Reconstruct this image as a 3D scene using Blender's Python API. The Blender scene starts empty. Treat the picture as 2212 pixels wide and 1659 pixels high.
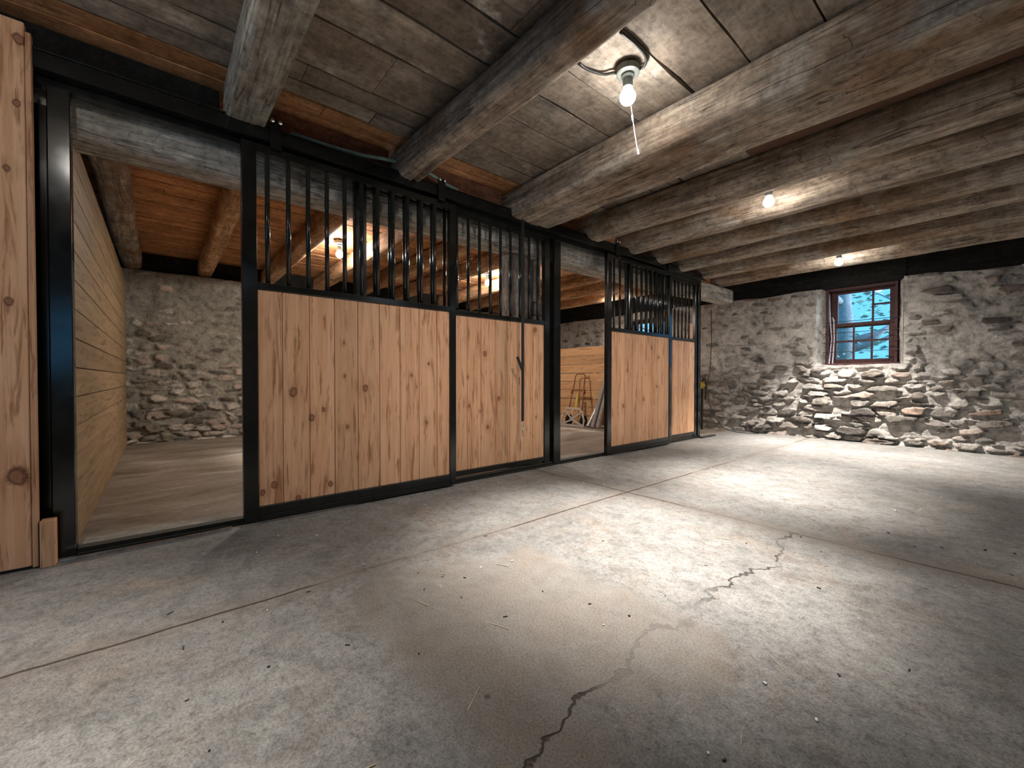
import bpy, math, random
import numpy as np
from math import radians, cos, sin, pi
from mathutils import Vector, Matrix
random.seed(7)
S = bpy.context.scene
COL = S.collection

# ---------------------------------------------------------------- camera
cam_d = bpy.data.cameras.new('camera')
cam = bpy.data.objects.new('camera', cam_d); COL.objects.link(cam)
YAW, PITCH, ROLL = radians(40.0), radians(0.787), radians(0.03)
F0 = Vector((-cos(YAW), sin(YAW), 0)); R0 = Vector((sin(YAW), cos(YAW), 0)); U0 = Vector((0, 0, 1))
Fw = F0*cos(PITCH) - U0*sin(PITCH); Up = U0*cos(PITCH) + F0*sin(PITCH)
Rt = R0*cos(ROLL) + Up*sin(ROLL); Up = Up*cos(ROLL) - R0*sin(ROLL)
m = Matrix((Rt, Up, -Fw)).transposed().to_4x4(); m.translation = Vector((2.9, 0, 0.85))
cam.matrix_world = m
cam_d.sensor_width = 36; cam_d.lens = 903.5/2212*36; cam_d.clip_start = 0.05
S.camera = cam

# ---------------------------------------------------------------- world, exposure, daylight
w = bpy.data.worlds.new('sky'); S.world = w; w.use_nodes = True
bg = w.node_tree.nodes['Background']; bg.inputs[0].default_value = (0.17, 0.62, 1.15, 1); bg.inputs[1].default_value = 1.25
S.view_settings.view_transform = 'Standard'; S.view_settings.look = 'None'
S.view_settings.gamma = 1.0; S.view_settings.use_curve_mapping = False
S.view_settings.exposure = 0.3
BEAM_W, SPILL_W, BULB_E, FILL_W = 600.0, 55.0, 118.0, 2.0

def area(name, loc, rot, sx, sy, power, color):
    l = bpy.data.lights.new(name, 'AREA'); l.shape = 'RECTANGLE'; l.size = sx; l.size_y = sy
    l.energy = power; l.color = color
    o = bpy.data.objects.new(name, l); o.location = loc; o.rotation_euler = rot; COL.objects.link(o); return o
# added fill light at a made-up doorway in the rear wall, out of view
area('rear_fill_light', (3.3, -5.2, 1.3), (radians(90), 0, 0), 2.4, 2.2, FILL_W, (0.88, 0.95, 1.0))

# broad soft sky light from the open side of the sky, reaching in through the windows
sl = bpy.data.lights.new('overcast_sun', 'SUN'); sl.energy = 9.0; sl.color = (.70, .82, 1.0); sl.angle = radians(50)
so = bpy.data.objects.new('overcast_sun', sl); so.rotation_euler = Vector((-.85, -.45, -.25)).to_track_quat('-Z', 'Y').to_euler(); COL.objects.link(so)
# ---------------------------------------------------------------- numpy noise
def _h(ix, iy, iz, s):
    n = (ix*73856093) ^ (iy*19349663) ^ (iz*83492791) ^ (s*2654435761 & 0x7fffffff)
    n = n & 0x7fffffff
    n = (n ^ (n >> 13))*1274126177 & 0x7fffffff
    n = (n ^ (n >> 16))*668265263 & 0x7fffffff
    return ((n ^ (n >> 15)) & 0xffffff)/float(0xffffff)
def vn(x, y, z, s=0):
    x, y, z = np.broadcast_arrays(np.asarray(x, float), np.asarray(y, float), np.asarray(z, float))
    ix, iy, iz = np.floor(x).astype(np.int64), np.floor(y).astype(np.int64), np.floor(z).astype(np.int64)
    fx, fy, fz = x-ix, y-iy, z-iz
    fx, fy, fz = [f*f*(3-2*f) for f in (fx, fy, fz)]
    r = 0
    for a in (0, 1):
        for b in (0, 1):
            for c in (0, 1):
                wgt = (fx if a else 1-fx)*(fy if b else 1-fy)*(fz if c else 1-fz)
                r = r + wgt*_h(ix+a, iy+b, iz+c, s)
    return r*2-1
def fbm(x, y, z, s=0, o=3):
    r = 0; a = 1; t = 0
    for k in range(o):
        r = r + a*vn(np.asarray(x)*2**k, np.asarray(y)*2**k, np.asarray(z)*2**k, s+k*17); t += a; a *= .5
    return r/t
def sst(a, b, x):
    t = np.clip((x-a)/(b-a), 0, 1); return t*t*(3-2*t)

# ---------------------------------------------------------------- node helper
class NT:
    def __init__(s, name):
        s.m = bpy.data.materials.new(name); s.m.use_nodes = True; s.t = s.m.node_tree
        s.b = s.t.nodes['Principled BSDF']; s.out = s.t.nodes['Material Output']
    def n(s, typ, **kw):
        nd = s.t.nodes.new('ShaderNode'+typ)
        for k, v in kw.items(): setattr(nd, k, v)
        return nd
    def l(s, a, b): s.t.links.new(a, b)
    def _in(s, sock, v):
        if isinstance(v, (int, float)): sock.default_value = v
        elif isinstance(v, (tuple, list)): sock.default_value = v if len(v) == len(sock.default_value) else (*v, 1)
        else: s.l(v, sock)
    def math(s, op, a, b=0.0, c=None, clamp=False):
        nd = s.n('Math', operation=op, use_clamp=clamp); s._in(nd.inputs[0], a); s._in(nd.inputs[1], b)
        if c is not None: s._in(nd.inputs[2], c)
        return nd.outputs[0]
    def vmath(s, op, a, b=(0, 0, 0)):
        nd = s.n('VectorMath', operation=op); s._in(nd.inputs[0], a); s._in(nd.inputs[1], b)
        return nd.outputs['Value'] if op in ('LENGTH', 'DOT_PRODUCT', 'DISTANCE') else nd.outputs[0]
    def noise(s, vec, scale=1.0, detail=4.0, rough=.55, dist=0.0):
        nd = s.n('TexNoise'); s.l(vec, nd.inputs['Vector']); nd.inputs['Scale'].default_value = scale
        nd.inputs['Detail'].default_value = detail; nd.inputs['Roughness'].default_value = rough
        nd.inputs['Distortion'].default_value = dist; return nd.outputs[0]
    def voro(s, vec, scale=1.0, feature='F1', rnd=1.0):
        nd = s.n('TexVoronoi', feature=feature); s.l(vec, nd.inputs['Vector']); nd.inputs['Scale'].default_value = scale
        nd.inputs['Randomness'].default_value = rnd; return nd
    def ramp(s, fac, stops, interp='LINEAR'):
        nd = s.n('ValToRGB'); nd.color_ramp.interpolation = interp; s._in(nd.inputs[0], fac)
        e = nd.color_ramp.elements
        while len(e) < len(stops): e.new(0.5)
        for i, (p, c) in enumerate(stops):
            e[i].position = p; e[i].color = (*c, 1) if not isinstance(c, (int, float)) else (c, c, c, 1)
        return nd.outputs[0]
    def mix(s, fac, a, b, mode='MIX'):
        nd = s.n('Mix', data_type='RGBA', blend_type=mode); s._in(nd.inputs[0], fac)
        s._in(nd.inputs[6], a); s._in(nd.inputs[7], b); return nd.outputs[2]
    def pos(s): return s.n('NewGeometry').outputs['Position']
    def rpos(s):
        p = s.pos(); r = s.n('ObjectInfo').outputs['Random']
        cx = s.n('CombineXYZ'); k = s.math('MULTIPLY', r, 37.0)
        for i in range(3): s.l(k, cx.inputs[i])
        return s.vmath('ADD', p, cx.outputs[0])
    def sep(s, v): nd = s.n('SeparateXYZ'); s.l(v, nd.inputs[0]); return nd.outputs
    def attr(s, name): return s.n('Attribute', attribute_name=name)
    def bump(s, h, strength=.4, dist=.01, prev=None):
        nd = s.n('Bump'); nd.inputs['Strength'].default_value = strength; nd.inputs['Distance'].default_value = dist
        s.l(h, nd.inputs['Height'])
        if prev is not None: s.l(prev, nd.inputs['Normal'])
        return nd.outputs[0]
    def fin(s, col=None, rough=None, normal=None, spec=None):
        if col is not None: s._in(s.b.inputs['Base Color'], col)
        if rough is not None: s._in(s.b.inputs['Roughness'], rough)
        if normal is not None: s.l(normal, s.b.inputs['Normal'])
        if spec is not None: s.b.inputs['Specular IOR Level'].default_value = spec
        return s.m

def m_old_wood(name, axis, dark, mid, lite, warm, patch, patchw=.45, scores=True):
    """weathered hewn timber; grain runs along axis"""
    t = NT(name); p = t.rpos()
    sc = {'x': (1, 9, 9), 'y': (9, 1, 9), 'z': (9, 9, 1)}[axis]
    g = t.vmath('MULTIPLY', p, sc)
    n1 = t.noise(g, 1.3, 6, .6, .6); n2 = t.noise(g, 7, 4, .6)
    n3 = t.noise(p, 1.1, 3, .5, .5); n4 = t.noise(p, 2.6, 4, .6)
    base = t.ramp(n1, [(.28, dark), (.45, mid), (.62, lite), (.8, mid)])
    base = t.mix(t.ramp(n3, [(patchw, 0), (patchw+.14, 1)]), base, t.mix(n2, warm, dark))
    base = t.mix(t.math('MULTIPLY', t.ramp(n4, [(.52, 0), (.62, 1)]), .6), base, patch)
    fine = t.ramp(n2, [(.3, .62), (.6, 1.12)])
    base = t.mix(.8, base, fine, 'MULTIPLY')
    ck = t.math('ABSOLUTE', t.math('SUBTRACT', t.noise(t.vmath('MULTIPLY', p, {'x': (.35, 5, 5), 'y': (5, .35, 5), 'z': (5, 5, .35)}[axis]), 1.6, 3, .5), .5))
    crack = t.ramp(ck, [(0, 0), (.004, .3), (.010, 1)])
    crack = t.math('MAXIMUM', crack, t.ramp(n4, [(.44, 1), (.52, 0)]))
    base = t.mix(.85, base, t.mix(crack, (.3, .25, .22), (1, 1, 1)), 'MULTIPLY')
    fib = t.noise(t.vmath('MULTIPLY', p, {'x': (2.2, 60, 60), 'y': (60, 2.2, 60), 'z': (60, 60, 2.2)}[axis]), 1.0, 5, .7, .8)
    base = t.mix(.75, base, t.ramp(fib, [(.34, .52), (.5, .98), (.66, 1.3)]), 'MULTIPLY')
    base = t.mix(.7, base, t.ramp(t.noise(p, 20, 6, .75), [(.36, .5), (.5, 1.0), (.62, 1.28)]), 'MULTIPLY')
    base = t.mix(.6, base, t.ramp(t.noise(p, 5.5, 5, .65), [(.36, .6), (.5, 1.0), (.64, 1.25)]), 'MULTIPLY')
    h = t.math('ADD', t.math('MULTIPLY', n1, .6), t.math('ADD', t.math('MULTIPLY', fib, .45), t.math('MULTIPLY', crack, .4)))
    if scores:
        ax = t.sep(p)[{'x': 0, 'y': 1, 'z': 2}[axis]]
        wv = t.math('FRACT', t.math('ADD', t.math('MULTIPLY', ax, 4.3), t.math('MULTIPLY', n4, 4.5)))
        sc_ = t.ramp(wv, [(0, 0), (.012, 0), (.022, 1), (.98, 1), (1, .4)])
        msk = t.ramp(t.noise(p, 3.7, 2, .5), [(.5, 1), (.53, 0)])
        sc_ = t.math('MAXIMUM', sc_, msk)
        base = t.mix(.7, base, t.mix(sc_, (.45, .4, .36), (1, 1, 1)), 'MULTIPLY')
        h = t.math('ADD', h, t.math('MULTIPLY', sc_, .35))
    return t.fin(base, .85, t.bump(h, .7, .012), .25)

JOIST = m_old_wood('weathered_log_wood', 'x', (.14, .105, .08), (.31, .245, .19), (.47, .39, .31), (.38, .235, .13), (.43, .40, .35), .50)
JOIST_GREY = m_old_wood('grey_hewn_wood', 'x', (.15, .135, .115), (.31, .285, .24), (.46, .43, .37), (.36, .29, .19), (.42, .42, .38), .62)
JOIST_NEW = m_old_wood('warm_joist_wood', 'x', (.26, .13, .065), (.48, .28, .15), (.62, .41, .24), (.42, .23, .11), (.52, .33, .19), .5, scores=False)
BEAM = m_old_wood('grey_main_beam_wood', 'y', (.24, .22, .195), (.42, .39, .345), (.56, .53, .48), (.38, .34, .28), (.52, .50, .46), .6)
POSTW = m_old_wood('grey_post_wood', 'z', (.16, .13, .11), (.32, .27, .24), (.42, .37, .33), (.33, .24, .19), (.36, .31, .28), .6, scores=False)
SHADEW = m_old_wood('shade_black_wood', 'x', (.008, .008, .007), (.014, .013, .011), (.022, .02, .017), (.015, .012, .01), (.012, .012, .011), .6, scores=False)  # near-black colour holds the shade of the gaps under the deck

def m_deck(name, dark, mid, lite, warm, white, wamt=.5, gs=1.0):
    t = NT(name); p = t.pos(); a = t.attr('tone').outputs['Fac']
    cx = t.n('CombineXYZ'); t.l(t.math('MULTIPLY', a, 53.0), cx.inputs[0]); t.l(t.math('MULTIPLY', a, 91.0), cx.inputs[1])
    q = t.vmath('ADD', p, cx.outputs[0])
    g = t.vmath('MULTIPLY', q, (8*gs, 1.1, 8))
    n1 = t.noise(g, 1.0, 6, .62, .5); n2 = t.noise(g, 6, 3, .6); n3 = t.noise(q, 1.7, 4, .6, .6); n4 = t.noise(q, 9, 5, .65)
    base = t.ramp(n1, [(.25, dark), (.45, mid), (.68, lite), (.85, mid)])
    base = t.mix(t.ramp(n3, [(.42, 0), (.62, 1)]), base, t.mix(n2, warm, mid))
    wm = t.math('MULTIPLY', t.ramp(n3, [(.30, 1), (.42, 0)]), t.ramp(n4, [(.46, 0), (.62, wamt)]))
    base = t.mix(wm, base, white)
    base = t.mix(.85, base, t.ramp(t.noise(q, 4.5, 6, .68, .4), [(.34, .55), (.5, 1.0), (.66, 1.3)]), 'MULTIPLY')
    base = t.mix(.7, base, t.ramp(t.noise(q, 26, 5, .75), [(.36, .6), (.5, 1.0), (.64, 1.25)]), 'MULTIPLY')
    kv = t.voro(t.vmath('MULTIPLY', q, (3.2, 1.3, 0.01)), 1.0); kd = t.math('ADD', kv.outputs['Distance'], t.math('MULTIPLY', n2, .08))
    base = t.mix(t.math('MULTIPLY', t.ramp(kd, [(.06, .8), (.13, 0)]), t.math('GREATER_THAN', t.sep(kv.outputs['Color'])[0], .7)), base, (.05, .04, .032))
    base = t.mix(1, base, t.ramp(a, [(0, .80), (1, 1.15)]), 'MULTIPLY')
    base = t.mix(.7, base, t.ramp(n2, [(.3, .7), (.65, 1.1)]), 'MULTIPLY')
    return t.fin(base, .88, t.bump(t.math('ADD', n1, t.math('MULTIPLY', n2, .4)), .5, .008), .2)
DECK = m_deck('old_grey_deck_boards', (.13, .105, .085), (.27, .23, .19), (.40, .35, .295), (.30, .235, .18), (.66, .62, .55), 1.0)
DECK_WARM = m_deck('warm_pine_deck_boards', (.26, .105, .045), (.52, .25, .115), (.66, .37, .18), (.46, .20, .085), (.6, .38, .2), .3, 3.0)
VOID = NT('dark_void'); VOID = VOID.fin((.006, .006, .006), .9, None, .1)

def m_pine(name, axis, knots, base_a, base_b, dark, streak=.5):
    """planed pine boards with knots; knots = (y, z, r)"""
    t = NT(name); p = t.pos(); s = t.sep(p); a = t.attr('tone').outputs['Fac']
    cx = t.n('CombineXYZ'); t.l(t.math('MULTIPLY', a, 61.0), cx.inputs[2]); t.l(t.math('MULTIPLY', a, 13.0), cx.inputs[1])
    q = t.vmath('ADD', p, cx.outputs[0])
    dmin = None
    wob = t.noise(q, 26, 3, .6)
    pv = t.n('CombineXYZ'); t.l(s[1], pv.inputs[1]); t.l(t.math('MULTIPLY', s[2], .72), pv.inputs[2])
    for (ky, kz, kr) in knots:
        d = t.math('DIVIDE', t.vmath('DISTANCE', pv.outputs[0], (0, ky, kz*.72)), kr*.78)
        dmin = d if dmin is None else t.math('MINIMUM', dmin, d)
    sc = {'z': (26, 26, 1.1), 'x': (1.1, 26, 26)}[axis]
    g = t.vmath('MULTIPLY', q, sc)
    if dmin is None: dd = 5.0; halo = 0.0
    else:
        dd = t.math('ADD', dmin, t.math('MULTIPLY', t.math('SUBTRACT', wob, .5), 1.3))
        halo = t.ramp(t.math('DIVIDE', dd, 6.0), [(.16, 1), (.7, 0)])
    n1 = t.noise(g, .8, 4, .55, 1.2); n2 = t.noise(g, 3.2, 3, .6)
    big = t.noise(q, 1.5, 2, .5)
    col = t.mix(t.ramp(n1, [(.35, 0), (.65, 1)]), base_a, base_b)
    sk = t.noise(t.vmath('MULTIPLY', q, {'z': (7, 20, 2.0), 'x': (2.0, 7, 20)}[axis]), 1.1, 5, .62, 1.0)
    col = t.mix(t.math('MULTIPLY', t.ramp(sk, [(.56, 0), (.68, 1)]), streak), col, dark)
    sk2 = t.noise(t.vmath('MULTIPLY', q, {'z': (9, 42, 3.0), 'x': (3.0, 9, 42)}[axis]), 1.0, 4, .6, .4)
    col = t.mix(t.math('MULTIPLY', t.ramp(sk2, [(.58, 0), (.66, 1)]), streak), col, dark)
    col = t.mix(.6, col, t.ramp(n2, [(.3, .82), (.7, 1.08)]), 'MULTIPLY')
    # small procedural pin knots
    vo = t.voro(t.vmath('MULTIPLY', q, {'z': (0.01, 6.5, 3.2), 'x': (3.2, 0.01, 6.5)}[axis]), 1.0)
    vk = t.ramp(t.math('ADD', vo.outputs['Distance'], t.math('MULTIPLY', t.math('SUBTRACT', wob, .5), .08)), [(0, 1), (.035, .9), (.06, .25), (.14, 0)])
    rnd = t.sep(vo.outputs['Color'])[0]
    vk = t.math('MULTIPLY', vk, t.math('GREATER_THAN', rnd, .80))
    col = t.mix(t.math('MULTIPLY', vk, .85), col, (.12, .045, .02))
    col = t.mix(1, col, t.ramp(a, [(0, (.84, .82, .80)), (.5, (1, .97, .95)), (1, (1.06, 1.05, 1.05))]), 'MULTIPLY')
    if dmin is not None:
        col = t.mix(t.math('MULTIPLY', halo, t.ramp(n2, [(.45, .1), (.62, .75)])), col, dark)
        kc = t.ramp(t.math('DIVIDE', dd, 2.0), [(0, (.30, .12, .06)), (.25, (.36, .16, .085)), (.38, (.14, .045, .022)), (.5, (.26, .11, .055))])
        km = t.ramp(t.math('DIVIDE', dd, 2.0), [(.42, .9), (.62, 0)])
        col = t.mix(km, col, kc)
    return t.fin(col, .55, t.bump(n2, .15, .004), .35)
KNOTS = [(.62,.77,.030),(.79,.65,.014),(.72,.60,.022),(.94,.53,.012),(.45,.18,.018),(.51,.215,.020),(.64,.11,.020),(.83,.17,.020),(.92,1.08,.010),
         (1.06,.78,.024),(1.40,.87,.012),(2.12,1.06,.022),(2.27,.67,.020),(2.15,.43,.018),(1.96,.62,.014),(2.07,.57,.009),
         (1.95,.86,.008),(2.71,1.31,.020),(4.57,1.22,.020),(4.73,1.11,.014),(4.07,.94,.014),(4.40,.60,.018),(3.99,.54,.022),(4.69,.75,.018),
         (-.47,2.04,.016),(-.50,1.75,.016),(-.50,1.18,.018),(-.485,.42,.040),(-.46,2.32,.022),(1.54,.96,.014),(1.52,.52,.014)]
PINE = m_pine('knotty_pine_boards', 'z', KNOTS, (.76, .41, .225), (.88, .54, .325), (.40, .17, .07), .85)
LINING = m_pine('rough_lining_boards', 'x', [], (.60, .34, .16), (.70, .43, .23), (.34, .16, .06), .8)
PLY = m_pine('plain_lining_boards', 'x', [], (.26, .18, .095), (.36, .255, .145), (.15, .085, .04), .9)

def m_steel():
    t = NT('black_gloss_steel'); p = t.pos(); nz = t.sep(t.n('NewGeometry').outputs['Normal'])[2]
    n = t.noise(p, 14, 5, .65); n2 = t.noise(p, 60, 3, .6)
    dust = t.math('MULTIPLY', t.ramp(n, [(.46, 0), (.75, .5)]), .22)
    up = t.math('MULTIPLY', t.math('MAXIMUM', nz, 0), t.ramp(n2, [(.3, .35), (.7, .8)]))
    k = t.math('ADD', dust, up, clamp=True)
    col = t.mix(k, (.0065, .0075, .007), (.085, .09, .075))
    return t.fin(col, t.math('ADD', .15, t.math('MULTIPLY', k, .6)), None, .6)
STEEL = m_steel()
def m_plain(name, col, rough=.5, metal=0, nscale=25, amt=.25, spec=.4):
    t = NT(name); n = t.noise(t.pos(), nscale, 4, .6)
    c = t.mix(1, (*col, 1), t.ramp(n, [(.3, 1-amt), (.7, 1+amt)]), 'MULTIPLY'); t.b.inputs['Metallic'].default_value = metal
    return t.fin(c, rough, t.bump(n, .1, .002), spec)
CHROME = m_plain('bright_metal', (.75, .75, .75), .2, 1)
GALV = m_plain('galvanised_box', (.115, .125, .115), .5, .3)
CABLE = m_plain('black_cable', (.02, .022, .02), .5)
ROPEG = m_plain('pale_green_hose', (.24, .36, .30), .45)
RUST = m_plain('rusty_tube', (.26, .10, .04), .6, .2, 40, .5)
ALU = m_plain('cast_aluminium', (.50, .46, .42), .5, .3)
PIPE = m_plain('grey_pipe', (.33, .31, .30), .3, .2)
BLACK = m_plain('black_webbing', (.014, .016, .014), .7)
YEL = m_plain('yellow_paint', (.55, .42, .08), .5)
REDW = m_plain('red_brown_window_paint', (.075, .028, .026), .6, 0, 40, .5)
WHITEP = m_plain('peeling_white_paint', (.62, .60, .64), .7, 0, 30, .3)
ROD = m_plain('iron_rod', (.03, .03, .035), .5)
STRAW = m_plain('straw_bits', (.52, .42, .28), .8)
CHIP = m_plain('pale_chips', (.75, .72, .66), .8)
DARKBIT = m_plain('dark_bits', (.05, .04, .035), .9)
PLYD = m_plain('dark_brown_plywood', (.12, .062, .038), .75, 0, 3, .25)
CONC = m_plain('kerb_concrete', (.30, .28, .25), .9, 0, 18, .3)
LEAF = m_plain('leaves', (.34, .52, .45), .7, 0, 9, .5)
BARK = m_plain('bark', (.30, .32, .34), .9)
GRASS = m_plain('grass_ground', (.09, .15, .05), .95, 0, 3, .4)

def m_stone():
    t = NT('rubble_stone'); p = t.pos(); c = t.attr('col').outputs['Color']
    n = t.noise(p, 12, 6, .68, .4); n2 = t.noise(p, 70, 3, .6); n3 = t.noise(p, 3.0, 5, .6, .5)
    col = t.mix(1, c, t.ramp(n, [(.34, .5), (.48, .98), (.64, 1.3)]), 'MULTIPLY')
    col = t.mix(.6, col, t.ramp(n2, [(.3, .7), (.7, 1.2)]), 'MULTIPLY')
    col = t.mix(.7, col, t.ramp(n3, [(.35, (.78, .76, .74)), (.65, (1.12, 1.1, 1.08))]), 'MULTIPLY')
    h = t.math('ADD', n, t.math('MULTIPLY', n2, .25))
    return t.fin(col, .92, t.bump(h, 1.0, .022), .2)
STONE = m_stone()

def m_floor():
    t = NT('old_concrete_floor'); p = t.pos(); s = t.sep(p)
    n1 = t.noise(p, .9, 5, .6, .4); n2 = t.noise(p, 5, 6, .65, .5); n3 = t.noise(p, 42, 8, .8, .3); n4 = t.noise(p, 150, 4, .75)
    n5 = t.noise(p, 2.4, 4, .6, .8)
    col = t.ramp(n1, [(.3, (.165, .16, .15)), (.5, (.25, .243, .23)), (.68, (.35, .342, .325))])
    col = t.mix(t.ramp(n2, [(.52, 0), (.66, .45)]), col, (.23, .195, .165))
    col = t.mix(t.ramp(n5, [(.56, 0), (.70, .4)]), col, (.30, .23, .18))
    # smooth brown repaired patch: x 1.25..2.25, y .55..1.42
    wx = t.math('MULTIPLY', t.math('SUBTRACT', t.noise(p, 1.9, 5, .62), .5), .9)
    dx = t.math('SUBTRACT', t.math('ABSOLUTE', t.math('SUBTRACT', t.math('ADD', s[0], wx), 1.80)), .52)
    dy = t.math('SUBTRACT', t.math('ABSOLUTE', t.math('SUBTRACT', t.math('ADD', s[1], t.math('MULTIPLY', wx, .35)), .98)), .44)
    pd = t.math('MAXIMUM', dx, dy)
    pm = t.ramp(t.math('ADD', t.math('MULTIPLY', pd, 3.0), .5), [(.35, 1), (.62, 0)])
    col = t.mix(.7, col, t.ramp(t.noise(p, 11, 6, .7, .4), [(.36, .66), (.5, 1.0), (.64, 1.22)]), 'MULTIPLY')
    speck = t.ramp(n3, [(.36, (.55, .52, .49)), (.48, (1, 1, 1)), (.62, (1.25, 1.24, 1.22))])
    col = t.mix(t.math('SUBTRACT', .85, t.math('MULTIPLY', pm, .6)), col, speck, 'MULTIPLY')
    col = t.mix(t.math('MULTIPLY', pm, t.math('MULTIPLY', n2, 1.1)), col, (.25, .212, .175))
    col = t.mix(.8, col, t.ramp(n4, [(.38, .6), (.5, 1), (.62, 1.25)]), 'MULTIPLY')
    # dirt band on joints
    def line(coord, at, wob, wd):
        w_ = t.math('MULTIPLY', t.math('SUBTRACT', t.noise(p, 2.2, 5, .62), .5), wob)
        d = t.math('ABSOLUTE', t.math('SUBTRACT', t.math('ADD', coord, w_), at))
        return d
    j1 = line(s[0], 1.07, .05, 0); j2 = line(s[1], 2.66, .06, 0); j3 = line(s[0], 2.18, .42, 0)
    j3 = t.math('ADD', j3, t.ramp(s[1], [(0, 0), (1, 0)]))
    gate = t.math('MULTIPLY', t.math('GREATER_THAN', s[1], 2.66), 1.0)
    j3 = t.math('ADD', j3, gate)
    j4 = line(s[1], 5.6, .1, 0)
    dirt = t.math('MINIMUM', j1, t.math('MINIMUM', j2, t.math('ADD', j4, .02)))
    band = t.ramp(t.math('ADD', dirt, t.math('MULTIPLY', n2, .08)), [(.02, .45), (.16, 0)])
    col = t.mix(band, col, (.20, .155, .125))
    bnd2 = t.ramp(t.math('ADD', j2, t.math('MULTIPLY', n2, .1)), [(.05, .6), (.24, 0)])
    col = t.mix(t.math('MULTIPLY', bnd2, .7), col, (.15, .128, .108))
    cr = t.math('MINIMUM', t.math('MINIMUM', j1, j2), j3)
    crk = t.ramp(cr, [(0, 0), (.0035, .1), (.008, 1)])
    brk = t.ramp(t.noise(p, 1.3, 3, .5), [(.44, 0), (.5, 1)])
    crk = t.math('MAXIMUM', crk, t.math('MULTIPLY', t.math('SUBTRACT', 1.0, brk), .75))
    col = t.mix(1, col, t.mix(crk, (.22, .19, .17), (1, 1, 1)), 'MULTIPLY')
    # dark flecks
    v = t.voro(t.vmath('MULTIPLY', t.vmath('ADD', p, (3.3, .7, 0)), (1, 1, 0.01)), 4.5)
    vv = t.math('ADD', v.outputs['Distance'], t.math('MULTIPLY', n2, .05))
    fl = t.math('MULTIPLY', t.ramp(vv, [(.05, .75), (.075, 0)]), t.math('GREATER_THAN', t.sep(v.outputs['Color'])[0], .45))
    col = t.mix(fl, col, (.06, .05, .042))
    h = t.math('ADD', t.math('MULTIPLY', n3, .5), t.math('ADD', t.math('MULTIPLY', n2, .9), t.math('MULTIPLY', crk, .8)))
    return t.fin(col, t.ramp(n2, [(.3, .55), (.7, .85)]), t.bump(h, .8, .010), .3)
FLOOR = m_floor()

def m_stallfloor():
    t = NT('dirty_stall_floor'); p = t.pos(); g = t.vmath('MULTIPLY', p, (3, 1, 1))
    n = t.noise(g, 1.2, 6, .62, .6); n2 = t.noise(p, 20, 5, .65)
    col = t.ramp(n, [(.32, (.14, .11, .08)), (.5, (.25, .21, .165)), (.68, (.38, .34, .29))])
    col = t.mix(.7, col, t.ramp(n2, [(.3, .72), (.7, 1.2)]), 'MULTIPLY')
    return t.fin(col, .6, t.bump(t.math('ADD', n, t.math('MULTIPLY', n2, .3)), .4, .01), .35)
STALLF = m_stallfloor()

def m_glass():
    t = NT('window_glass'); tr = t.n('BsdfTransparent'); tr.inputs[0].default_value = (.93, .97, .98, 1)
    gl = t.n('BsdfGlossy'); gl.inputs['Roughness'].default_value = .03; mx = t.n('MixShader'); mx.inputs[0].default_value = .06
    t.l(tr.outputs[0], mx.inputs[1]); t.l(gl.outputs[0], mx.inputs[2]); t.l(mx.outputs[0], t.out.inputs[0]); return t.m
GLASS = m_glass()
def m_emit(k=1.0):
    t = NT('glowing_bulb'); e = t.n('Emission'); e.inputs[0].default_value = (1, .95, .88, 1); e.inputs[1].default_value = BULB_E*k
    t.l(e.outputs[0], t.out.inputs[0]); return t.m
GLOW = m_emit(); GLOW_STALL = m_emit(6.0)

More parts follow.
